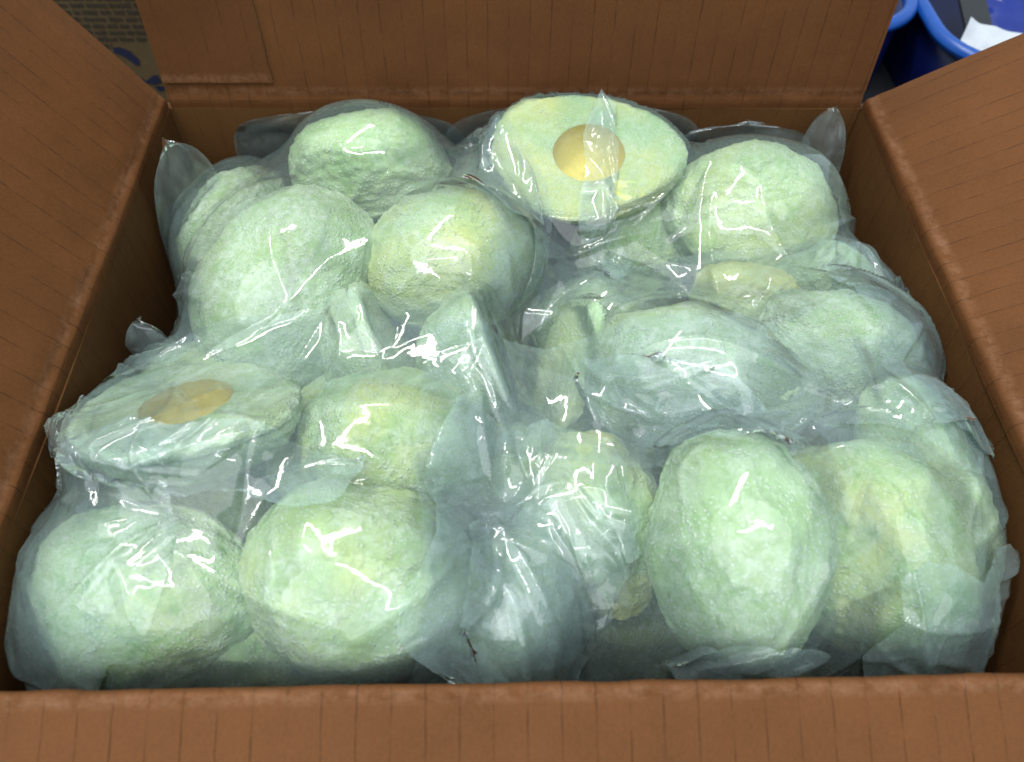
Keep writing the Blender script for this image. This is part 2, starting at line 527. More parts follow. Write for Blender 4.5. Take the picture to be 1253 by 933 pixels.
# key, base point (z from the rim), dome direction, long axis, length, width, dome height, hollow radius, yellow, deep, label
FRUIT = [
    ('A1', (-0.0834, 0.1180, -0.0180), (-0.101, -0.253, 0.962), (0.995, -0.038, 0.095), 0.094, 0.072, 0.038, 0, 0.25, 0.35,
     "pale green avocado half lying dome up against the back wall beside the narrow glued lap"),
    ('A0', (-0.1591, 0.1010, -0.0502), (-0.404, -0.101, 0.909), (0.206, 0.958, 0.198), 0.095, 0.070, 0.037, 0, 0.15, 0.2,
     "mostly hidden pale avocado half between the largest half and the tall bag ear"),
    ('A2', (-0.1195, 0.0330, -0.0305), (-0.101, -0.453, 0.886), (-0.131, -0.877, -0.463), 0.126, 0.098, 0.043, 0, 0.15, 0.25,
     "largest mint green avocado half, dome up, beside a thin half standing on edge"),
    ('A3', (-0.0345, 0.0470, -0.0170), (0.05, -0.25, 0.96), (1.0, 0.022, 0.012), 0.091, 0.080, 0.038, 0, 0.75, 0.15,
     "yellowish avocado half dome up, its straight cut edge above a dark gap"),
    ('A4', (-0.0600, -0.0060, -0.0290), (-0.90, -0.22, -0.30), (0.25, 0.35, 0.85), 0.092, 0.076, 0.033, 0, 0.35, 0.2,
     "small avocado half on edge between the largest half and the dark gap"),
    ('A5', (-0.0120, -0.0160, -0.0290), (-0.92, -0.24, -0.20), (0.20, 0.45, 0.85), 0.094, 0.076, 0.042, 0, 0.2, 0.3,
     "green avocado half standing on edge in front of the yellowish half with straight cut edge"),
    ('B1', (0.0345, 0.1000, 0.0090), (0.0, 0.259, -0.966), (0.999, -0.047, -0.012), 0.106, 0.080, 0.037, 0.0180, 1.0, 0.03,
     "avocado half lying cut face up at the back, round yellow pit hollow in full view"),
    ('B2', (0.0640, 0.0913, -0.0535), (-0.101, -0.858, 0.504), (0.035, 0.504, 0.863), 0.084, 0.078, 0.031, 0, 0.2, 0.2,
     "pale avocado half standing upright beneath the half with the round yellow hollow"),
    ('B3', (0.1235, 0.0870, -0.0235), (-0.20, -0.42, 0.88), (0.989, 0.121, 0.090), 0.100, 0.088, 0.037, 0, 0.5, 0.25,
     "green avocado half dome up in the back corner nearest the blue bins"),
    ('B4', (0.1600, 0.0500, -0.0410), (0.250, -0.300, 0.921), (0.863, -0.362, -0.353), 0.084, 0.054, 0.032, 0, 0.2, 0.2,
     "slim pale avocado half arched against the side wall over a small dark hollow"),
    ('B5', (0.1130, 0.0330, -0.0330), (0.0, -0.503, 0.865), (1.0, 0.0, 0.0), 0.060, 0.050, 0.025, 0, 0.95, 0.05,
     "small bright yellow avocado piece peeping out between two bags"),
    ('C1', (0.0135, -0.0140, -0.0360), (0.85, 0.05, -0.40), (0.25, 0.35, 0.85), 0.093, 0.068, 0.026, 0, 0.55, 0.0,
     "whitish avocado half standing on edge in the shiny bag with its cut face showing"),
    ('C2', (0.0746, -0.0273, -0.0161), (-0.101, -0.404, 0.909), (0.970, -0.243, 0.0), 0.104, 0.074, 0.037, 0, 0.2, 0.2,
     "long pale avocado half under the broad white glare of the shiny bag"),
    ('C3', (0.1508, -0.0035, -0.0315), (0.201, -0.301, 0.932), (0.956, -0.148, -0.253), 0.091, 0.076, 0.037, 0, 0.15, 0.4,
     "frosted avocado half at the side wall end of the shiny bag"),
    ('D1', (-0.1431, -0.0471, -0.0002), (0.12, -0.44, -0.89), (0.94, -0.30, 0.05), 0.103, 0.078, 0.037, 0.0185, 0.35, 0.15,
     "avocado half cut face up, its brownish hollow half covered by a milky fold"),
    ('D2', (-0.0562, -0.0620, -0.0250), (0.15, -0.42, 0.88), (0.996, 0.087, 0.033), 0.092, 0.080, 0.035, 0, 0.85, 0.3,
     "smooth yellow green avocado half behind the heavily frosted one"),
    ('D3', (-0.1510, -0.1165, -0.0360), (-0.100, -0.597, 0.796), (0.992, 0.005, 0.128), 0.102, 0.086, 0.037, 0, 0.35, 0.95,
     "deepest green avocado half with rough ridges in the front corner"),
    ('D4', (-0.0678, -0.1170, -0.0230), (-0.050, -0.447, 0.893), (0.995, -0.102, 0.004), 0.097, 0.084, 0.037, 0, 0.45, 0.15,
     "heavily frosted white green avocado half dome up near the front flap"),
    ('D5', (-0.0440, -0.1240, -0.0650), (0.196, -0.588, 0.784), (0.968, 0.242, -0.061), 0.075, 0.060, 0.031, 0, 0.6, 0.3,
     "half hidden avocado end low against the front wall beside the crumpled empty film"),
    ('D6', (-0.1548, -0.0743, -0.0560), (0.0, -0.301, 0.954), (1.0, 0.0, 0.0), 0.084, 0.056, 0.031, 0, 0.3, 0.2,
     "dull pale avocado half between the deepest green half and the brownish hollow"),
    ('E1', (0.0272, -0.0862, -0.0419), (0.199, -0.497, 0.845), (0.350, -0.769, -0.535), 0.085, 0.066, 0.033, 0, 0.9, 0.2,
     "narrow yellow avocado half partly veiled by crumpled film in the middle of the front"),
    ('E2', (0.0800, -0.1100, -0.0150), (-0.48, -0.50, 0.72), (0.149, -0.834, -0.532), 0.096, 0.076, 0.034, 0, 0.1, 0.3,
     "mint green avocado half pointing at the front flap, beside the broad yellow green one"),
    ('E3', (0.1350, -0.1030, -0.0310), (-0.25, -0.60, 0.76), (0.580, -0.704, -0.409), 0.104, 0.088, 0.034, 0, 0.6, 0.55,
     "broad yellow green avocado half overlapping a slim half by the side wall"),
    ('E4', (0.1660, -0.0770, -0.0310), (0.449, -0.249, 0.858), (0.156, -0.924, -0.350), 0.112, 0.062, 0.030, 0, 0.3, 0.35,
     "slim avocado half along the side wall next to the broad yellow green one"),
    ('E0', (0.1009, -0.0479, -0.0563), (0.0, -0.301, 0.954), (1.0, 0.0, 0.0), 0.080, 0.060, 0.031, 0, 0.5, 0.15,
     "flat pale avocado half almost buried between the shiny bag and the mint green half"),
]
FRUIT += [
    ('F', (-0.0120, -0.1180, -0.0440), (0.1, -0.2, 1.0), (0.6, 0.8, 0), 0.078, 0.062, 0.032, 0, 0.4, 0.2,
     "dim avocado half low in the gap under the crumpled empty film"),
    ('F', (-0.0220, 0.1080, -0.0400), (0.0, -0.2, 1.0), (0.2, 1.0, 0), 0.080, 0.060, 0.032, 0, 0.3, 0.2,
     "dim avocado half low between the two halves along the back wall"),
    ('F', (0.1640, 0.1150, -0.0580), (0.2, -0.2, 1.0), (0.3, 1.0, 0), 0.078, 0.060, 0.032, 0, 0.3, 0.2,
     "dim avocado half low in the back corner nearest the blue bins"),
    ('F', (-0.0120, -0.0600, -0.0430), (0.0, -0.1, 1.0), (1.0, 0.3, 0), 0.076, 0.056, 0.032, 0, 0.5, 0.2,
     "dim avocado half low between the smooth yellow green half and the narrow yellow one"),
    ('F', (0.0420, 0.0300, -0.0500), (0.0, -0.3, 1.0), (1.0, 0.1, 0), 0.080, 0.060, 0.034, 0, 0.3, 0.2,
     "dim avocado half low behind the long pale half of the shiny bag"),
    ('F', (0.1080, -0.0800, -0.0560), (0.0, -0.2, 1.0), (0.2, 1.0, 0), 0.080, 0.060, 0.034, 0, 0.4, 0.2,
     "dim avocado half low between the mint green half and the broad yellow green one"),
    ('F', (-0.1600, -0.0120, -0.0500), (-0.1, -0.2, 1.0), (1.0, 0.4, 0), 0.070, 0.056, 0.032, 0, 0.3, 0.2,
     "dim avocado half low between the largest half and the brownish hollow"),
    ('F', (-0.0920, -0.0360, -0.0480), (0.0, -0.3, 1.0), (0.3, 1.0, 0), 0.074, 0.058, 0.032, 0, 0.5, 0.2,
     "dim avocado half low beside the brownish hollow, behind the heavily frosted half"),
    ('F', (-0.1080, -0.1260, -0.0580), (0.0, -0.2, 1.0), (0.3, 1.0, 0), 0.070, 0.058, 0.032, 0, 0.3, 0.4,
     "dim avocado half low between the deepest green half and the heavily frosted one"),
]
for iy, y in enumerate((-0.105, 0.0, 0.105)):
    for ix, x in enumerate((-0.145, -0.048, 0.048, 0.145)):
        az = random.uniform(0, math.pi)
        FRUIT.append(('L', (x, y, -RIM + 0.0105), (0, 0, 1), (math.cos(az), math.sin(az), 0), 0.088, 0.070, 0.034, 0, 0.3, 0.3,
                      "avocado half in the bottom layer under the others"))

FRAMES = []          # for the drape: (pos, rotation 3x3, half sizes)


def frame_of(row):
    n = np.array(row[2], float)
    n /= np.linalg.norm(n)
    l = np.array(row[3], float)
    l -= n * (l @ n)
    l /= np.linalg.norm(l)
    p = np.array(row[1], float) + (0, 0, RIM)
    return p, np.stack([l, np.cross(n, l), n], 1)


def build_half(idx, row, res=(144, 50)):
    key, _, _, _, L, Wd, Hd, hol, yel, deep, label = row
    pos, R = frame_of(row)
    FRAMES.append((pos, R, np.array([L / 2, Wd / 2, Hd]) - 0.0008))
    low = key == 'L'
    nph, nt = (40, 12) if low else res
    rx, ry = L / 2, Wd / 2
    rows = []
    for i in range(nt + 1):                       # dome, from the top to the rim
        t = math.pi / 2 * i / nt
        rows.append((math.sin(t), Hd * math.cos(t) ** 0.92 if i < nt else 0.0, 'd'))
    hr = hol / min(rx, ry) if hol else 0.0
    nf = 12
    for i in range(1, nf + 1):                    # flat face, rim to the hollow (or to the middle)
        f = i / nf
        rows.append((0.965 + (hr - 0.965) * f if hol else 0.965 * (1 - f), -0.0, 'f'))
    verts, faces, kind = [], [], []

    rk = random.Random(idx * 17 + 3)
    cuts = []
    for _ in range(0 if low else 17):
        d = Vector((rk.gauss(0, 0.38), rk.gauss(0, 1), abs(rk.gauss(0, 1)) + 0.05)).normalized()
        e = math.sqrt((rx * d.x) ** 2 + (ry * d.y) ** 2 + (Hd * d.z) ** 2)
        cuts.append((d, e * (1 - rk.uniform(0.02, 0.10))))

    def push(rho, z, kd):
        for j in range(nph):
            ph = 2 * math.pi * j / nph
            cx, sy_ = math.cos(ph), math.sin(ph)
            if kd == 'f' and hol:
                # outline blends from pear rim to a round hollow
                b = (0.965 - rho) / max(0.965 - hr, 1e-6)
                ax = rx * rho * (1 - b) + hol * 1.04 * b * 1.0
                ay = ry * rho * (1 - b) + hol * b
                x, y = ax * cx, ay * sy_ * (1 - PEAR * cx * (1 - b))
            else:
                x, y = rx * rho * cx, ry * rho * sy_ * (1 - PEAR * rho * cx)
            p = Vector((x, y, z))
            if kd == 'd':
                for cd, lim in cuts:
                    ex = p.dot(cd) - lim
                    if ex > 0:
                        p -= cd * (ex * 0.9)
            q = p * 1.0
            s = idx * 7.3
            wx = q.x + 0.006 * noise.noise((q.x * 25, q.y * 25, q.z * 25 + s))
            a = 0.0046 * noise.noise((q.x * 18 + s, q.y * 18, q.z * 18)) \
                + 0.0012 * noise.noise((wx * 45 + s, q.y * 45, q.z * 45)) \
                + 0.0010 * abs(noise.noise((wx * 35 + s, q.y * 150, q.z * 150))) \
                + 0.0007 * noise.noise((q.x * 190, q.y * 190 + s, q.z * 190)) \
                + 0.0006 * noise.noise((q.x * 430, q.y * 430, q.z * 430 + s))
            a = min(a * 1.25 - 0.0022, 0.0006 + 0.3 * a)
            if kd == 'd':
                nn = Vector((x / rx ** 2, y / ry ** 2, z / Hd ** 2))
                nn.normalize()
                if rho > 0.995:
                    p.z += 0.0012 + 0.001 * noise.noise((x * 90, y * 90, s))
                p += nn * a
            else:
                p.z += 0.55 * a
            verts.append(p)

    for rho, z, kd in rows:
        push(rho, z, kd)
    nr = len(rows)
    for i in range(nr - 1):
        for j in range(nph):
            a, b = i * nph + j, i * nph + (j + 1) % nph
            faces.append((a, a + nph, b + nph, b))
    mat = flesh("avocado_flesh_%02d" % idx, yel, deep, idx * 3.1)
    o = mesh_obj("avocado_half", verts, faces, mat)
    Mx = Matrix([list(R[k]) + [pos[k]] for k in range(3)] + [[0, 0, 0, 1]])
    o.matrix_world = Mx
    tag(o, label, "avocado", "avocado halves at the bottom of the box" if low else "frozen avocado halves in clear bags")
    if hol:
        ring = verts[(nr - 1) * nph:]
        v2 = [v.copy() for v in ring]
        f2 = []
        steps = 12
        dep = min(hol * 1.0, Hd * 0.68)
        for k in range(1, steps + 1):
            a = math.pi / 2 * k / steps
            for v in ring:
                sc = math.cos(a) ** 0.7 if k < steps else 0.0
                zz = v.z + dep * math.sin(a)
                nz = 0.0008 * noise.noise((v.x * sc * 120, v.y * sc * 120, idx))
                v2.append(Vector((v.x * sc, v.y * sc, zz + nz)))
            for j in range(nph):
                c = (k - 1) * nph
                f2.append((c + j, c + nph + j, c + nph + (j + 1) % nph, c + (j + 1) % nph))
        h = mesh_obj("pit_hollow", v2, f2, M_HOLLOW)
        h.parent = o
        h["label"] = "yellow hollow left by the pit"
    return o


for i, row in enumerate(FRUIT):
    build_half(i, row)


# ------------------------------------------------------------------ polythene bags: sheets draped by a small cloth solver
class Drape:
    def __init__(self, flat, P, slack_u, slack_v, off, jitter=0.0015, seed=0):
        self.flat = flat                    # the sheet laid out flat: its rest shape
        self.P = P
        self.V = np.zeros_like(P)
        self.su, self.sv = slack_u, slack_v
        self.off = off
        self.fric = 0.6
        self.anchor = 0.0
        rg = np.random.default_rng(seed)
        self.P[..., 2] += rg.normal(0, jitter, P.shape[:2])
        self.rests()

    def rests(self):
        F = self.flat
        ln = lambda a: np.sqrt((a * a).sum(-1))
        sm = 0.5 * (self.su + self.sv)
        self.r_u = ln(F[:, 1:] - F[:, :-1]) * self.su
        self.r_v = ln(F[1:] - F[:-1]) * self.sv
        self.r_d1 = ln(F[1:, 1:] - F[:-1, :-1]) * sm
        self.r_d2 = ln(F[1:, :-1] - F[:-1, 1:]) * sm
        self.r_bu = ln(F[:, 2:] - F[:, :-2]) * self.su
        self.r_bv = ln(F[2:] - F[:-2]) * self.sv
        self.ru = self.r_u.mean()
        self.rv = self.r_v.mean()

    def pair(self, A, B, rest, k):
        d = B - A
        L = np.sqrt((d * d).sum(-1))
        c = (0.5 * k * (L - rest) / np.maximum(L, 1e-9))[..., None] * d
        A += c
        B -= c

    def solve(self, bend):
        P = self.P
        for s in (0, 1):
            n = (P.shape[1] - s) // 2
            self.pair(P[:, s:s + 2 * n:2], P[:, s + 1:s + 2 * n:2], self.r_u[:, s:s + 2 * n:2], 1.0)
        for s in (0, 1):
            n = (P.shape[0] - s) // 2
            self.pair(P[s:s + 2 * n:2], P[s + 1:s + 2 * n:2], self.r_v[s:s + 2 * n:2], 1.0)
        for s in (0, 1):
            n = (P.shape[0] - s) // 2
            self.pair(P[s:s + 2 * n:2, :-1], P[s + 1:s + 2 * n:2, 1:], self.r_d1[s:s + 2 * n:2], 0.35)
            self.pair(P[s:s + 2 * n:2, 1:], P[s + 1:s + 2 * n:2, :-1], self.r_d2[s:s + 2 * n:2], 0.35)
        if bend > 0:
            for s in (0, 1, 2, 3):
                n = (P.shape[1] - s) // 4
                if n > 0:
                    self.pair(P[:, s:s + 4 * n:4], P[:, s + 2:s + 4 * n:4], self.r_bu[:, s:s + 4 * n:4], bend)
                n = (P.shape[0] - s) // 4
                if n > 0:
                    self.pair(P[s:s + 4 * n:4], P[s + 2:s + 4 * n:4], self.r_bv[s:s + 4 * n:4], bend)

    def tauten(self, n, w=0.5):
        """pull the film tight across the gaps between the fruit"""
        for k in range(n):
            old = self.P.copy()
            S = self.P
            T = S.copy()
            T[1:-1, 1:-1] = 0.25 * (S[:-2, 1:-1] + S[2:, 1:-1] + S[1:-1, :-2] + S[1:-1, 2:])
            self.P = (1 - w) * S + w * T
            f, self.fric = self.fric, 0.2
            self.collide(old)
            self.fric = f
        self.V[:] = 0

    def collide(self, old):
        sh = self.P.shape
        Q = self.P.reshape(-1, 3)
        lo, hi = Q.min(0) - 0.02, Q.max(0) + 0.02
        off = self.off
        hit = np.zeros(len(Q), bool)
        nrmv = np.zeros_like(Q)
        for pos, R, h in FRAMES:
            if np.any(pos + 0.07 < lo) or np.any(pos - 0.07 > hi):
                continue
            d = Q - pos
            near = np.flatnonzero((d * d).sum(1) < (h[0] + 0.02) ** 2)
            if near.size == 0:
                continue
            q = d[near] @ R
            w = 1 - PEAR * np.clip(q[:, 0] / h[0], -1, 1)
            a = np.stack([q[:, 0] / h[0], q[:, 1] / (h[1] * w), q[:, 2] / h[2]], 1)
            s = np.sqrt((a * a).sum(1)) + 1e-9
            gr = np.stack([a[:, 0] / h[0], a[:, 1] / (h[1] * w), a[:, 2] / h[2]], 1) / s[:, None]
            gl = np.sqrt((gr * gr).sum(1)) + 1e-9
            d1 = (s - 1) / gl
            d2 = -q[:, 2]
            sd = np.maximum(d1, d2)
            m = sd < off
            if not m.any():
                continue
            dome = (d1 >= d2)[m]
            push = np.where(dome[:, None], gr[m] / gl[m][:, None], np.array([0, 0, -1.0]))
            Q[near[m]] += ((off - sd[m])[:, None] * push) @ R.T
            hit[near[m]] = True
            nrmv[near[m]] = push @ R.T
        # walls and floor of the box (only below the rim)
        below = Q[:, 2] < RIM
        e = 0.0015 + 0.3 * off
        Q[:, 0] = np.where(below, np.clip(Q[:, 0], -hx + e, hx - e), Q[:, 0])
        Q[:, 1] = np.where(below, np.clip(Q[:, 1], -hy + e, hy - e), Q[:, 1])
        over = ~below
        fy = -hy + e
        Q[:, 1] = np.where(over, np.maximum(Q[:, 1], fy), Q[:, 1])
        Q[:, 1] = np.where(over, np.minimum(Q[:, 1], hy - e), Q[:, 1])
        Q[:, 0] = np.where(over, np.clip(Q[:, 0], -hx + e, hx - e), Q[:, 0])
        Q[:, 2] = np.maximum(Q[:, 2], 0.010 + off)
        mv = Q[hit] - old.reshape(-1, 3)[hit]
        nh = nrmv[hit]
        Q[hit] -= self.fric * (mv - (mv * nh).sum(1)[:, None] * nh)
        self.P = Q.reshape(sh)

    def run(self, steps, grav, iters=4, bend=0.1, damp=0.94, force=None):
        for k in range(steps):
            old = self.P.copy()
            self.V *= damp
            self.V[..., 2] -= grav
            if force is not None:
                self.V += force(self.P)
            self.P = self.P + self.V
            self.P[..., :2] += self.anchor * (self.flat[..., :2] - self.P[..., :2])
            for i in range(iters):
                self.solve(bend)
            self.collide(old)
            self.V = np.clip(self.P - old, -0.004, 0.004)

    def refine(self):
        def up(A, ax):
            A = np.moveaxis(A, ax, 0)
            n = A.shape[0]
            B = np.empty((2 * n - 1,) + A.shape[1:])
            B[::2] = A
            mid = 0.5 * (A[:-1] + A[1:])
            if n > 3:                               # rounder than straight halves
                mid[1:-1] = (9 * (A[1:-2] + A[2:-1]) - (A[:-3] + A[3:])) / 16
            B[1::2] = mid
            return np.moveaxis(B, 0, ax)
        self.P = up(up(self.P, 0), 1)
        self.flat = up(up(self.flat, 0), 1)
        self.V = np.zeros_like(self.P)
        self.rests()


def sheet(cx, cy, w, h, rotz, cell, slack_u, slack_v, z, off, seed, steps=(110, 40, 12), grav=0.00030, bend=0.12, lift=0.0,
          tilt=(0.0, 0.0), ncrease=45, amp=0.0026, spacing=0.017, taut=95, ragged=0.0):
    nu, nv = max(4, int(w / cell)), max(4, int(h / cell))
    U, Vv = np.meshgrid(np.linspace(-w / 2, w / 2, nu + 1), np.linspace(-h / 2, h / 2, nv + 1))
    c, s = math.cos(rotz), math.sin(rotz)
    P = np.stack([cx + U * c - Vv * s, cy + U * s + Vv * c, np.full_like(U, z) + U * tilt[0] + Vv * tilt[1]], -1)
    rg = np.random.default_rng(seed + 100)
    if ragged:                                      # uneven outline instead of a straight cut
        un, vn = U / (w / 2), Vv / (h / 2)
        k = rg.uniform(0, 6.28, 6)
        ru_, rv_ = np.sqrt(1 - 0.36 * vn ** 4), np.sqrt(1 - 0.36 * un ** 4)
        P[..., 0] += c * (U * (ru_ - 1)) - s * (Vv * (rv_ - 1))
        P[..., 1] += s * (U * (ru_ - 1)) + c * (Vv * (rv_ - 1))
        eu = ragged * (np.sin(vn * 2.2 + k[0]) + 0.5 * np.sin(vn * 5.3 + k[1])) * un ** 2
        ev = ragged * (np.sin(un * 2.4 + k[2]) + 0.5 * np.sin(un * 5.9 + k[3])) * vn ** 2
        P[..., 0] += c * eu - s * ev
        P[..., 1] += s * eu + c * ev
    flat = P.copy()
    for _ in range(10):                             # long soft ripples where the slack will fold
        kx, ky = rg.normal(0, 95, 2)
        P[..., 2] += 0.0011 * np.sin(P[..., 0] * kx + P[..., 1] * ky + rg.uniform(0, 6.28))
    d = Drape(flat, P, slack_u, slack_v, off, 0.0008, seed)
    d.anchor = 0.012
    d.run(steps[0], grav, 4, bend)
    d.tauten(taut)
    if taut > 20:                                   # the tight film keeps a little slack of its own
        d.flat = d.P.copy()
        d.su = d.sv = 1.02
    d.anchor = 0.004
    d.refine()
    d.run(steps[1], grav * 0.02, 4, bend * 0.8, 0.9)
    d.refine()
    d.run(steps[2], grav * 0.02, 3, bend * 0.5, 0.8)
    facet(d, seed, spacing)
    crease(d, seed, ncrease, amp)
    return d.P


def facet(d, seed, spacing):
    """stiff film does not follow a dome smoothly: it breaks into flat irregular facets with crisp folds between them"""
    P = d.P
    ny, nx = P.shape[:2]
    wu, wv = (nx - 1) * d.ru, (ny - 1) * d.rv
    rg = np.random.default_rng(seed + 900)
    pts = []
    tries = int(14 * wu * wv / spacing ** 2)
    for _ in range(tries):
        p = rg.uniform(0, 1, 2) * (wu, wv)
        # facets are finer in some places, longer in others
        f = 0.75 + 0.5 * math.sin(p[0] * 47 + seed) * math.sin(p[1] * 39 + seed * 2) + 0.35
        if all(math.hypot((p[0] - q[0]), (p[1] - q[1])) > spacing * f * 0.62 for q in pts):
            pts.append(tuple(p))
    for t in np.linspace(0, 1, max(3, int(wu / spacing))):
        pts += [(t * wu, 0.0), (t * wu, wv)]
    for t in np.linspace(0, 1, max(3, int(wv / spacing)))[1:-1]:
        pts += [(0.0, t * wv), (wu, t * wv)]
    out = delaunay_2d_cdt([Vector(p) for p in pts], [], [], 0, 1e-7)
    co = np.array([(v.x, v.y) for v in out[0]])
    fi = np.clip(co[:, 0] / d.ru, 0, nx - 1.001)
    fj = np.clip(co[:, 1] / d.rv, 0, ny - 1.001)
    i0, j0 = fi.astype(int), fj.astype(int)
    a, b = (fi - i0)[:, None], (fj - j0)[:, None]
    Q = (P[j0, i0] * (1 - a) + P[j0, i0 + 1] * a) * (1 - b) + (P[j0 + 1, i0] * (1 - a) + P[j0 + 1, i0 + 1] * a) * b
    F = P.copy()
    for tri in out[2]:
        t = co[list(tri)]
        lo, hi = t.min(0), t.max(0)
        a0, a1 = max(0, int(lo[0] / d.ru)), min(nx - 1, int(hi[0] / d.ru) + 1)
        b0, b1 = max(0, int(lo[1] / d.rv)), min(ny - 1, int(hi[1] / d.rv) + 1)
        I, J = np.meshgrid(np.arange(a0, a1 + 1), np.arange(b0, b1 + 1))
        x, y = I * d.ru - t[0, 0], J * d.rv - t[0, 1]
        e1, e2 = t[1] - t[0], t[2] - t[0]
        det = e1[0] * e2[1] - e1[1] * e2[0]
        if abs(det) < 1e-12:
            continue
        u = (x * e2[1] - y * e2[0]) / det
        v = (e1[0] * y - e1[1] * x) / det
        m = (u >= -1e-6) & (v >= -1e-6) & (u + v <= 1 + 1e-6)
        if m.any():
            w = np.stack([1 - u[m] - v[m], u[m], v[m]], 1)
            F[J[m], I[m]] = w @ Q[list(tri)]
    P = 0.12 * P + 0.88 * F
    for _ in range(3):                              # folds have a small radius
        S = P.copy()
        S[1:-1, 1:-1] = 0.25 * (P[:-2, 1:-1] + P[2:, 1:-1] + P[1:-1, :-2] + P[1:-1, 2:])
        P = 0.4 * P + 0.6 * S
    d.P = P
    keep = d.off, d.fric
    d.off, d.fric = 0.0019 + 0.2 * d.off, 0.0
    d.collide(d.P.copy())
    S = d.P.copy()
    S[1:-1, 1:-1] = 0.25 * (d.P[:-2, 1:-1] + d.P[2:, 1:-1] + d.P[1:-1, :-2] + d.P[1:-1, 2:])
    d.P = S
    d.collide(d.P.copy())
    d.off, d.fric = keep


def crease(d, seed, count, amp):
    """sharp pulled pleats in the film: ridges with a thin crest that taper out at both ends"""
    P = d.P
    ny, nx = P.shape[:2]
    U, V = np.meshgrid(np.arange(nx) * d.ru, np.arange(ny) * d.rv)
    wu, wv = U.max(), V.max()
    rg = np.random.default_rng(seed + 500)
    for _ in range(5):                              # let the pleats wander
        k1, k2 = rg.normal(0, 55, 2)
        U = U + 0.0022 * np.sin(V * k1 + U * k2 + rg.uniform(0, 6.28))
        V = V + 0.0022 * np.sin(U * k1 - V * k2 + rg.uniform(0, 6.28))
    H = np.zeros_like(U)
    for c in range(count):
        a = rg.uniform(0, math.pi)
        ln = rg.uniform(0.010, 0.038)
        u0, v0 = rg.uniform(0, wu), rg.uniform(0, wv)
        if c % 3 == 0:                              # more of them along the edges, square to the edge
            side = rg.integers(0, 4)
            u0 = (0, wu, u0, u0)[side]
            v0 = (v0, v0, 0, wv)[side]
            a = (0, 0, math.pi / 2, math.pi / 2)[side] + rg.normal(0, 0.5)
        du, dv = U - u0, V - v0
        along = (du * math.cos(a) + dv * math.sin(a)) / ln
        across = -du * math.sin(a) + dv * math.cos(a)
        wd = rg.uniform(0.0012, 0.0045)
        big = c % 6 == 1
        if big:                                     # a few long pulled folds
            along *= ln / 0.055
            wd = 0.0028
        env = np.clip(1 - along * along, 0, 1) ** 1.5
        h = amp * (1.3 if big else rg.uniform(0.25, 1.0)) * env * np.exp(-np.sqrt(across ** 2 + 3e-8) / (wd * (0.35 + 0.65 * env)))
        H = np.maximum(H, h) + 0.25 * np.minimum(H, h)
    gu = np.gradient(P, axis=1)
    gv = np.gradient(P, axis=0)
    n = np.cross(gu, gv)
    n /= np.linalg.norm(n, axis=2)[..., None] + 1e-12
    n *= np.where(n[..., 2:3] < -0.2, -1.0, 1.0)
    d.P = P + n * H[..., None]


def sheet_obj(name, P, mat, parent):
    ny, nx = P.shape[:2]
    idx = np.arange(ny * nx).reshape(ny, nx)
    quads = np.stack([idx[:-1, :-1], idx[:-1, 1:], idx[1:, 1:], idx[1:, :-1]], -1).reshape(-1, 4)
    me = bpy.data.meshes.new(name)
    me.vertices.add(ny * nx)
    me.vertices.foreach_set("co", P.reshape(-1).astype(np.float32))
    me.loops.add(quads.size)
    me.loops.foreach_set("vertex_index", quads.reshape(-1).astype(np.int32))
    me.polygons.add(len(quads))
    me.polygons.foreach_set("loop_start", np.arange(0, quads.size, 4, dtype=np.int32))
    me.polygons.foreach_set("use_smooth", np.ones(len(quads), bool))
    me.materials.append(mat)
    me.update(calc_edges=True)
    me.validate()
    o = bpy.data.objects.new(name, me)
    COL.objects.link(o)
    o.parent = parent
    return o


BAGS = [
    # label, cx, cy, w, h, rot, slack u, v, offset, haze, seed, facet size
    ("clear bag along the back wall around the half with the round yellow hollow", 0.092, 0.094, 0.240, 0.165, 0.02, 1.10, 1.12, 0.0020, 0.14, 3, 0.017),
    ("clear bag around the largest half and the back corner with a tall loose ear", -0.102, 0.066, 0.230, 0.225, 0.0, 1.10, 1.12, 0.0024, 0.13, 7, 0.018),
    ("shiny clear bag along the side wall with a broad white glare", 0.095, -0.012, 0.235, 0.135, -0.05, 1.10, 1.12, 0.0030, 0.16, 12, 0.044),
    ("clear bag in the front corner around the deepest green half", -0.106, -0.090, 0.230, 0.185, 0.03, 1.10, 1.12, 0.0030, 0.13, 21, 0.017),
    ("clear bag along the front wall with crumpled empty film at one end", 0.086, -0.098, 0.275, 0.165, -0.02, 1.10, 1.12, 0.0036, 0.15, 33, 0.020),
]
bags = []
for k, (label, cx, cy, w, h, rz, su, sv, off, haze, seed, fs) in enumerate(BAGS):
    b = empty("plastic_bag", (0, 0, 0))
    tag(b, label, "plastic bag", "clear bags of frozen avocado packed in the box")
    mat = film("polythene_%d" % k, haze, TINT, 0.06, seed)
    P = sheet(cx, cy, w, h, rz, 0.0046, su, sv, RIM + 0.05, off, seed, spacing=fs, ncrease=45 if fs < 0.03 else 16, taut=95 if fs < 0.03 else 180)
    sheet_obj("film", P, mat, b)
    # underside of the bag on the box floor
    nx, ny = 36, 26
    U, V2 = np.meshgrid(np.linspace(-w / 2, w / 2, nx), np.linspace(-h / 2, h / 2, ny))
    Z = np.array([[0.0075 + 0.0010 * noise.noise((x * 40, y * 40, seed)) for x, y in zip(r1, r2)] for r1, r2 in zip(U, V2)]) + 0.0004 * k
    X = np.clip(cx + U, -hx + 0.002, hx - 0.002)
    Y = np.clip(cy + V2, -hy + 0.002, hy - 0.002)
    sheet_obj("underside", np.stack([X, Y, Z], -1), mat, b)
    bags.append((b, mat))

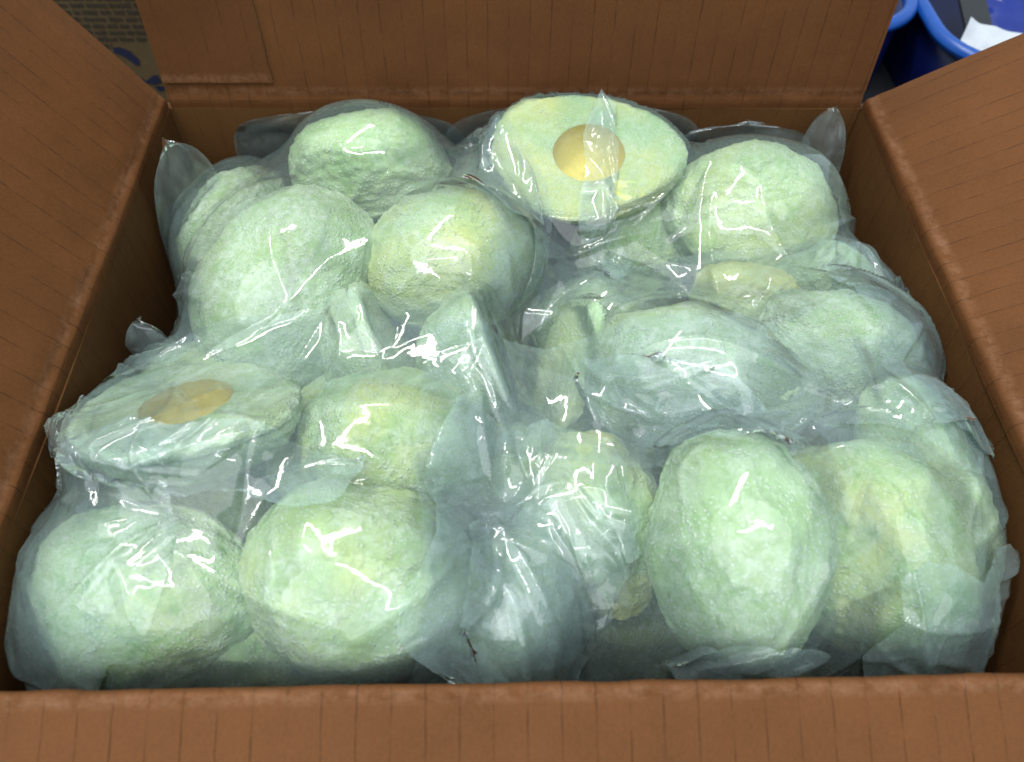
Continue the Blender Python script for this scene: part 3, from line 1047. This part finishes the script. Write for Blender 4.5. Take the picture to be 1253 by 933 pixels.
# loose folds and empty film of the bags
FOLDS = [
    # bag, cx, cy, w, h, rot, slack u, slack v, off, haze, seed
    (0, 0.043, 0.078, 0.016, 0.115, 0.02, 1.06, 1.06, 0.0040, 0.28, 41),
    (4, -0.006, -0.112, 0.074, 0.120, 0.05, 1.40, 1.12, 0.0060, 0.20, 42),
    (4, 0.004, -0.122, 0.050, 0.085, -0.25, 1.45, 1.12, 0.0070, 0.16, 46),
    (2, 0.062, -0.060, 0.034, 0.090, 0.75, 1.45, 1.06, 0.0060, 0.16, 43),
    (3, -0.118, -0.082, 0.120, 0.028, -0.10, 1.08, 1.20, 0.0056, 0.24, 44),
    (4, 0.120, -0.058, 0.130, 0.024, -0.03, 1.05, 1.05, 0.0060, 0.14, 45),
    (4, 0.160, -0.136, 0.060, 0.055, 0.3, 1.28, 1.22, 0.0062, 0.20, 47),
    (4, 0.110, -0.152, 0.120, 0.030, 0.0, 1.40, 1.30, 0.0062, 0.16, 48),
    (1, -0.018, 0.105, 0.040, 0.110, 0.35, 1.35, 1.10, 0.0044, 0.15, 50),
    (2, 0.176, -0.010, 0.055, 0.110, 0.0, 1.35, 1.15, 0.0044, 0.13, 51),
    (1, -0.176, 0.010, 0.055, 0.080, 0.2, 1.40, 1.25, 0.0040, 0.13, 52),
    (3, -0.165, -0.100, 0.060, 0.110, 0.1, 1.35, 1.20, 0.0046, 0.12, 53),
]
for (bi, cx, cy, w, h, rz, su, sv, off, haze, seed) in FOLDS:
    mat = film("polythene_fold_%d" % seed, haze, TINT, 0.06, seed)
    P = sheet(cx, cy, w, h, rz, 0.0035, su, sv, RIM + 0.05, off, seed, steps=(90, 30, 8), ncrease=26, amp=0.0030, spacing=0.012, taut=6, ragged=0.006)
    sheet_obj("loose_fold", P, mat, bags[bi][0])


# stiff bag ears standing up in the gaps by the walls
def ear(bi, base0, base1, height, lean, bulge, seed, point=0.35):
    """a doubled corner of film: base0 -> base1 along the bottom, rising to a rounded tip"""
    mat = bags[bi][1]
    b0, b1 = Vector(base0), Vector(base1)
    up = Vector(lean).normalized()
    side = (b1 - b0).normalized()
    nrm = side.cross(up).normalized()
    for s in (-1, 1):
        nu, nv = 24, 30
        P = np.zeros((nv + 1, nu + 1, 3))
        for j in range(nv + 1):
            v = j / nv
            half = 0.5 * (1 - v ** (2.6 if height > 0.6 * (b1 - b0).length else 7)) ** 0.5 if v < 1 else 0.02
            for i in range(nu + 1):
                u = (i / nu - 0.5) * 2
                c = b0 + (b1 - b0) * (0.5 + u * max(half, 0.02))
                p = c + up * (height * v * (1 - 0.06 * u * u))
                puff = bulge * (1 - u * u) * (0.35 + 0.65 * (1 - v)) * s
                wv = 0.0040 * noise.noise((u * 1.6 + seed, v * 2.6, s * 0.2 + seed)) + 0.0022 * abs(noise.noise((u * 2.5 + seed, v * 3.5, seed)))
                p = p + nrm * (puff + wv)
                P[j, i] = (min(max(p.x, -hx + 0.001), hx - 0.001), min(p.y, hy - 0.0008), p.z)
        sheet_obj("bag_ear", P, mat, bags[bi][0])


R0 = RIM
ear(1, (-0.197, 0.080, R0 - 0.070), (-0.162, 0.110, R0 - 0.055), 0.078, (-0.04, 0.12, 1), 0.003, 2)
ear(0, (0.163, 0.140, R0 - 0.04), (0.190, 0.133, R0 - 0.045), 0.050, (0.0, 0.12, 1), 0.003, 5)
ear(1, (-0.170, 0.1575, R0 - 0.060), (-0.030, 0.1580, R0 - 0.060), 0.057, (0, 0.0, 1), 0.0012, 11)
ear(0, (-0.045, 0.1560, R0 - 0.060), (0.110, 0.1575, R0 - 0.060), 0.063, (0, 0.0, 1), 0.0012, 14)
ear(0, (0.090, 0.1560, R0 - 0.060), (0.178, 0.1560, R0 - 0.060), 0.048, (0, 0.0, 1), 0.0015, 17)
ear(3, (-0.194, 0.006, R0 - 0.050), (-0.165, 0.000, R0 - 0.045), 0.034, (-0.1, 0.2, 1), 0.006, 8)

# ------------------------------------------------------------------ background: printed carton behind
carton = empty("printed_carton", (-0.41, 0.41, 0))
tag(carton, "dim tan carton with dark printed lines standing behind the open box", "box")
cx0, cx1, cy0, cy1, ch = -0.62, -0.20, 0.30, 0.52, 0.21
vv = [(x, y, z) for z in (0.001, ch) for x, y in ((cx0, cy0), (cx1, cy0), (cx1, cy1), (cx0, cy1))]
o = mesh_obj("carton_body", vv, [(0, 1, 5, 4), (1, 2, 6, 5), (2, 3, 7, 6), (3, 0, 4, 7), (4, 5, 6, 7), (0, 3, 2, 1)], M_CARD_FAR, carton, smooth=False,
             uv=[(v[0], v[2]) for v in vv])
bv = o.modifiers.new("bevel", 'BEVEL')
bv.width = 0.003


def print_bar(x0, x1, z0, z1, mat, name="printed_line", seed=0):
    """a line of print on the carton face, broken into words"""
    rg = random.Random(seed)
    verts, faces = [], []
    x = x0
    while x < x1:
        wl = rg.uniform(0.004, 0.016)
        xe = min(x + wl, x1)
        nseg = 4
        for q in range(nseg):
            a = x + (xe - x) * q / nseg
            b2 = x + (xe - x) * (q + 0.82) / nseg
            t = z1 - rg.uniform(0, 0.3) * (z1 - z0)
            n0 = len(verts)
            verts += [(a, cy0 - 0.0006, z0), (b2, cy0 - 0.0006, z0), (b2, cy0 - 0.0006, t), (a, cy0 - 0.0006, t)]
            faces.append((n0, n0 + 1, n0 + 2, n0 + 3))
        x = xe + rg.uniform(0.0008, 0.002)
    mesh_obj(name, verts, faces, mat, carton, smooth=False)


for r in range(9):
    zt = 0.1075 - 0.0050 * r
    print_bar(cx0 + 0.06, (-0.240, -0.236, -0.238, -0.241, -0.239, -0.237, -0.262, -0.244, -0.29)[r], zt - 0.0033, zt, M_INK, seed=r)


def ink_blob(cx, cz, pts):
    verts = [(cx + a, cy0 - 0.0008, cz + b) for a, b in pts]
    mesh_obj("printed_mark", verts, [tuple(range(len(verts)))], M_INK_BLUE, carton, smooth=False)


K = 0.62
for bx, bz, pts in ((-0.2825, 0.0579, [(-0.012, 0.010), (-0.004, 0.011), (0.006, 0.006), (0.012, -0.004), (0.011, -0.012), (0.006, -0.012), (0.0, -0.004), (-0.008, 0.002), (-0.013, 0.004)]),
                    (-0.2718, 0.0385, [(-0.014, 0.004), (-0.006, -0.002), (0.004, 0.005), (0.010, 0.006), (0.011, -0.004), (0.002, -0.007), (-0.009, -0.005)]),
                    (-0.2670, 0.0310, [(-0.007, 0.003), (0.005, 0.003), (0.007, -0.002), (-0.004, -0.004)])):
    ink_blob(bx, bz, [(a * K, b * K) for a, b in pts])


# ------------------------------------------------------------------ background: blue bins behind the right corner
def blue_bin(loc, w, d, h, label, rot=0.0):
    root = empty("blue_bin", loc)
    tag(root, label, "bin", "blue plastic bins behind the open box")

    def outline(sx, sy, r, n=10):
        pts = []
        for cxs, cys, a0 in ((1, 1, 0), (-1, 1, 90), (-1, -1, 180), (1, -1, 270)):
            for k in range(n + 1):
                a = math.radians(a0 + 90 * k / n)
                pts.append((cxs * (sx - r) + r * math.cos(a), cys * (sy - r) + r * math.sin(a)))
        return pts

    def loft(name, rings, mat, cap=True):
        verts, faces = [], []
        for sx, sy, r, z in rings:
            verts += [(x, y, z) for x, y in outline(sx, sy, r)]
        n = len(outline(1, 1, .1))
        for i in range(len(rings) - 1):
            for j in range(n):
                a, b2 = i * n + j, i * n + (j + 1) % n
                faces.append((a, b2, b2 + n, a + n))
        if cap:
            faces.append(tuple(range((len(rings) - 1) * n, len(rings) * n)))
        ob = mesh_obj(name, verts, faces, mat)
        ob.parent = root
        return ob

    a, b2 = w / 2, d / 2
    loft("bin_body", [(a * .95, b2 * .95, .04, 0.001), (a * .96, b2 * .955, .042, h * .35), (a * .97, b2 * .96, .045, h - .006),
                      (a * .97 - .003, b2 * .96 - .003, .042, h - .006), (a * .93, b2 * .93, .035, h * .35), (a * .92, b2 * .92, .03, .006)], M_BIN)
    rm = []
    for k in range(13):
        t = 2 * math.pi * k / 12
        rr = .0055
        rm.append((a + rr * math.cos(t), b2 + rr * math.cos(t), .05 + rr * math.cos(t), h - .004 + rr * math.sin(t)))
    rimo = loft("bin_rim", rm, M_RIM, False)
    root.rotation_euler[2] = rot
    return root


blue_bin((0.445, 0.385, 0), 0.25, 0.23, 0.072, "blue bin with bright rolled rim holding a grey strap and white paper", 0.0)
blue_bin((0.190, 0.437, 0), 0.25, 0.23, 0.072, "blue bin mostly hidden behind the back flap, next to the one holding paper", 0.0)


def crumple_sheet(name, cx, cy, cz, w, h, tiltx, rz, amp, fr, mat, label, cat, th=0.0006, seed=0):
    nx, ny = 28, 28
    verts, faces = [], []
    Mx = Matrix.Rotation(rz, 3, 'Z') @ Matrix.Rotation(tiltx, 3, 'X')
    for s in (0, 1):
        for j in range(ny + 1):
            for i in range(nx + 1):
                u, v = (i / nx - .5) * w, (j / ny - .5) * h
                z = amp * noise.noise((u * fr + seed, v * fr, seed)) + amp * .4 * noise.noise((u * fr * 2.7 + seed, v * fr * 2.7, seed + 4)) + s * th
                p = Mx @ Vector((u, v, z))
                verts.append((p.x, p.y, p.z))
    n1 = (nx + 1) * (ny + 1)
    for s in (0, 1):
        for j in range(ny):
            for i in range(nx):
                a = s * n1 + j * (nx + 1) + i
                faces.append((a, a + 1, a + nx + 2, a + nx + 1))
    ob = mesh_obj(name, verts, faces, mat)
    ob.location = (cx, cy, cz)
    tag(ob, label, cat)
    return ob


crumple_sheet("paper_scrap", 0.365, 0.315, 0.055, 0.042, 0.040, 0.5, -0.5, 0.012, 25, M_PAPER, "crumpled white paper scrap lying inside the blue bin", "paper", seed=3)
crumple_sheet("blue_plastic_bag", 0.440, 0.365, 0.050, 0.10, 0.11, 0.15, 0.2, 0.030, 16, M_LINER, "shiny crumpled blue plastic sheet inside the bin beside the strap", "plastic bag", seed=9)

# a grey strap hanging over the bin's far rim
verts, faces = [], []
for k in range(15):
    t = k / 14
    y = 0.325 + 0.150 * t
    z = 0.030 + 0.044 * t ** 0.8
    for dx, dz in ((-.011, 0), (.011, 0), (.011, .003), (-.011, .003)):
        verts.append((0.378 + dx + 0.004 * t, y, z + dz))
for k in range(14):
    for q in range(4):
        a, b2 = k * 4 + q, k * 4 + (q + 1) % 4
        faces.append((a, b2, b2 + 4, a + 4))
faces += [(0, 1, 2, 3), (56, 57, 58, 59)]
st = mesh_obj("strap", verts, faces, M_STEEL, smooth=False)
tag(st, "dark grey flat strap leaning inside the blue bin over the white paper", "strap")
